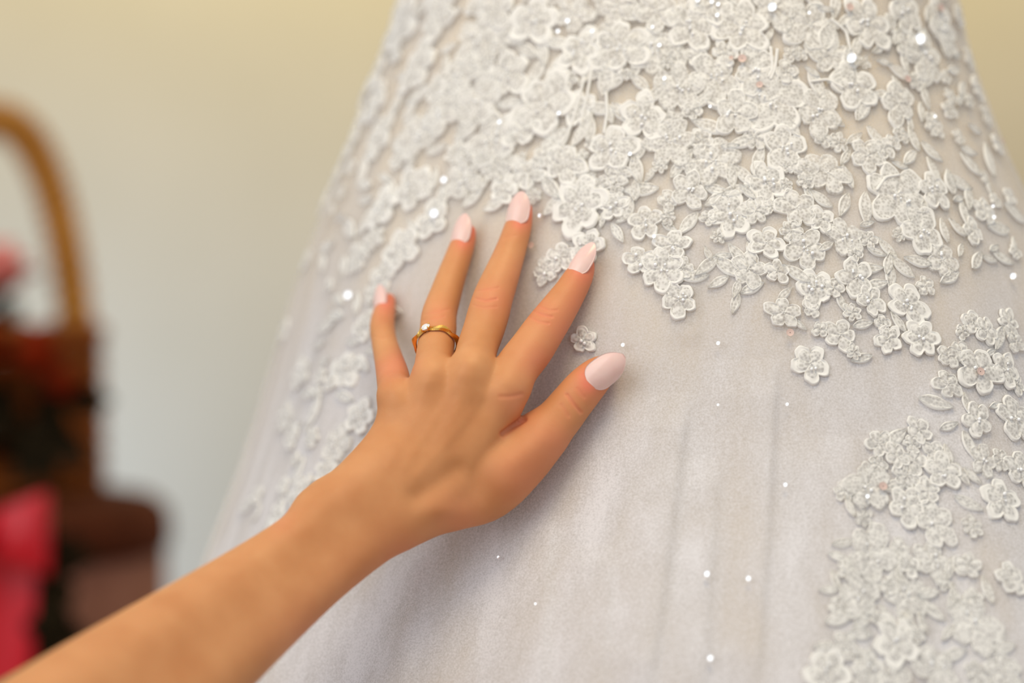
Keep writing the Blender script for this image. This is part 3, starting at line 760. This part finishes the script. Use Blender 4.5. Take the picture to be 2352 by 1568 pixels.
# handle: arch from rim to rim
hp = []
zt = BP(0, 272)[2]; zr = BZ+0.03
for k in range(61):
    t = math.pi*k/60; c = math.cos(t); s = math.sin(t)
    hp.append((BX+0.106*math.copysign(abs(c)**0.85, c), YB, zr+(zt-zr)*s**0.9))
V_, F_ = tube(hp, 0.0205, 10); h = child(mesh_obj('handle', V_, F_, M['handle']), basket)
for q in range(2):
    wp = []; hpa = np.array(hp); nW = 420
    for k in range(nW):
        f = k/(nW-1)*60; i = min(int(f), 59); p = hpa[i]*(1-(f-i))+hpa[i+1]*(f-i); tg = hpa[i+1]-hpa[i]; tg /= np.linalg.norm(tg)
        n1 = np.array([0, 1.0, 0]); n2 = np.cross(tg, n1); a = k/nW*2*math.pi*26+q*math.pi
        wp.append(p+0.0215*(math.cos(a)*n1+math.sin(a)*n2))
    V_, F_ = tube(wp, 0.0035, 5); w_ = mesh_obj('wrapping', V_, F_, M['handle']); w_.parent = h

def rose(name, loc, R, m, label, grp=None):
    r = empty(name, loc); loc = np.array(loc, float)
    for i in range(13):
        lay = i//4; a0 = i*2.4; rad = R*(0.35+0.20*lay); hh = R*(0.75-0.12*lay); V = []; nr, nc = 6, 7
        for p in range(nr):
            v = p/(nr-1)
            for q in range(nc):
                ph = a0+(q/(nc-1)-0.5)*(1.9-0.15*lay); rr_ = rad*(0.35+0.65*math.sin(v*1.5))*(1+0.18*lay*v*v); 
                V.append((loc[0]+rr_*math.cos(ph), loc[1]+rr_*math.sin(ph)-0.0*R, loc[2]+R*0.2-R*0.7+hh*v*1.6-0.15*R*lay*v*v))
        child(mesh_obj('petal', V, gridquads(nr, nc), m), r)
    V_, F_ = tube([tuple(loc-[0, 0, R*0.5]), tuple(loc-[0, 0, R*1.0]), tuple(loc-[0, 0, R*1.5])], [R*0.16, R*0.07, R*0.06], 7)
    child(mesh_obj('stem', V_, F_, M['leafdark']), r)
    tag(r, label, 'flower', grp); return r
def leaf_shape(base, dirv, L, Wd, nrm):
    d = np.array(dirv, float); d /= np.linalg.norm(d); n = np.array(nrm, float); n -= d*np.dot(n, d); n /= np.linalg.norm(n); s = np.cross(d, n)
    V = []; nr, nc = 7, 5
    for i in range(nr):
        t = i/(nr-1); w_ = Wd*math.sin(math.pi*min(max(t, .03), .97))**0.8
        for j in range(nc):
            q = j/(nc-1)*2-1; V.append(np.array(base)+d*L*t+s*w_*q+n*(-0.25*L*t*t+0.12*Wd*abs(q)))
    return V, gridquads(nr, nc)
rose('rose', BP(4, 622, YB-0.02), 0.048, M['pink'], 'pink rose at the top of the flowers inside the basket handle')
rose('rose', BP(85, 815, YB-0.165), 0.042, M['rust'], 'larger rust red rose hanging over the basket rim near the handle')
rose('rose', BP(-40, 800, YB-0.16), 0.040, M['rust'], 'rust red rose at the left frame edge above the basket rim')
rose('rose', BP(140, 880, YB-0.16), 0.028, M['rust'], 'small rust red rose lowest on the right of the basket front')
lf = empty('leaf_bunch', (BX, YB-0.04, BZ+0.15)); tag(lf, 'bunch of dark leaves spilling over the basket front', 'leaves')
for i in range(46):
    x = RNG.uniform(-110, 150); y = RNG.uniform(690, 760) if RNG.uniform() < 0.2 and x < 60 else RNG.uniform(880, 1020)
    p = BP(x, y, YB-0.10-RNG.uniform(0, 0.05) if y > 840 else YB-RNG.uniform(0, 0.05))
    V_, F_ = leaf_shape(p, (RNG.uniform(-1, 1), -0.5, RNG.uniform(-1.2, 0.4)), RNG.uniform(0.035, 0.06), RNG.uniform(0.012, 0.019), (RNG.uniform(-.4, .4), -1, 0.3))
    child(mesh_obj('leaf', V_, F_, M['leafdark']), lf)
sp = empty('shadow_sprig', BP(120, 1180, YB-0.24)); tag(sp, 'made-up dark leafy sprig standing in for a shadow in front of the brown table', 'leaves')  # added sprig: its dark stem and leaves stand in for a shadow here
path = [BP(60, 1020, YB-0.15), BP(105, 1150, YB-0.235), BP(135, 1300, YB-0.245), BP(140, 1450, YB-0.245), BP(120, 1600, YB-0.245)]
V_, F_ = tube(path, 0.003, 6); child(mesh_obj('stem', V_, F_, M['leafdark']), sp)
for i in range(30):
    t = RNG.uniform(0.38, 1)*4; k = min(int(t), 3); p = path[k]+(path[k+1]-path[k])*(t-k)
    V_, F_ = leaf_shape(p, (RNG.uniform(-1, 1), -0.2, RNG.uniform(-1, 0.3)), RNG.uniform(0.03, 0.045), RNG.uniform(0.011, 0.016), (0, -1, 0.3))
    child(mesh_obj('leaf', V_, F_, M['leafdark']), sp)

# red satin bow hanging at the basket front
bow = empty('ribbon_bow', BP(-40, 1240, YB-0.25)); tag(bow, 'glossy red satin bow with long tails in front of the brown table', 'ribbon')
def loop(cx, cy, sx, rot):
    V = []; n, m_ = 28, 11; yb = YB-0.275
    for i in range(n+1):
        t = 2*math.pi*i/n; g = 0.5-0.5*math.cos(t)
        lx = g*sx; ly = -math.sin(t)*0.035*(0.35+0.65*g); wz = 0.018+0.028*g
        for j in range(m_):
            q = j/(m_-1)*2-1
            V.append(BP(cx, cy, yb)+np.array([lx, ly*(1-0.35*q*q), q*wz+lx*math.sin(rot)+0.004*math.sin(q*7+t)]))
    return mesh_obj('loop', V, gridquads(n+1, m_), M['red'])
child(loop(-45, 1240, 0.072, 0.10), bow); child(loop(-75, 1240, -0.085, -0.1), bow)
V_, F_ = tube([BP(-60, 1190, YB-0.285), BP(-58, 1228, YB-0.30), BP(-60, 1266, YB-0.285)], [0.014, 0.02, 0.014], 12); child(mesh_obj('knot', V_, F_, M['red']), bow)
for (x0, x1, wd) in ((-5, -5, 0.042), (-110, -150, 0.036)):
    V = []; nr, nc = 18, 9
    for i in range(nr):
        t = i/(nr-1); c = BP(x0+(x1-x0)*t-8*math.sin(3*t), 1250+330*t, YB-0.265)
        for j in range(nc):
            q = j/(nc-1)*2-1; V.append(c+np.array([q*wd*(0.75+0.25*math.sin(2*t+1)), 0.006*math.sin(q*4+2*t)+0.010*q*q, 0.012*abs(q) if i == nr-1 else 0]))
    child(mesh_obj('tail', V, gridquads(nr, nc), M['red']), bow)
print('LACE', len(KEYF), nf, nl, nb)
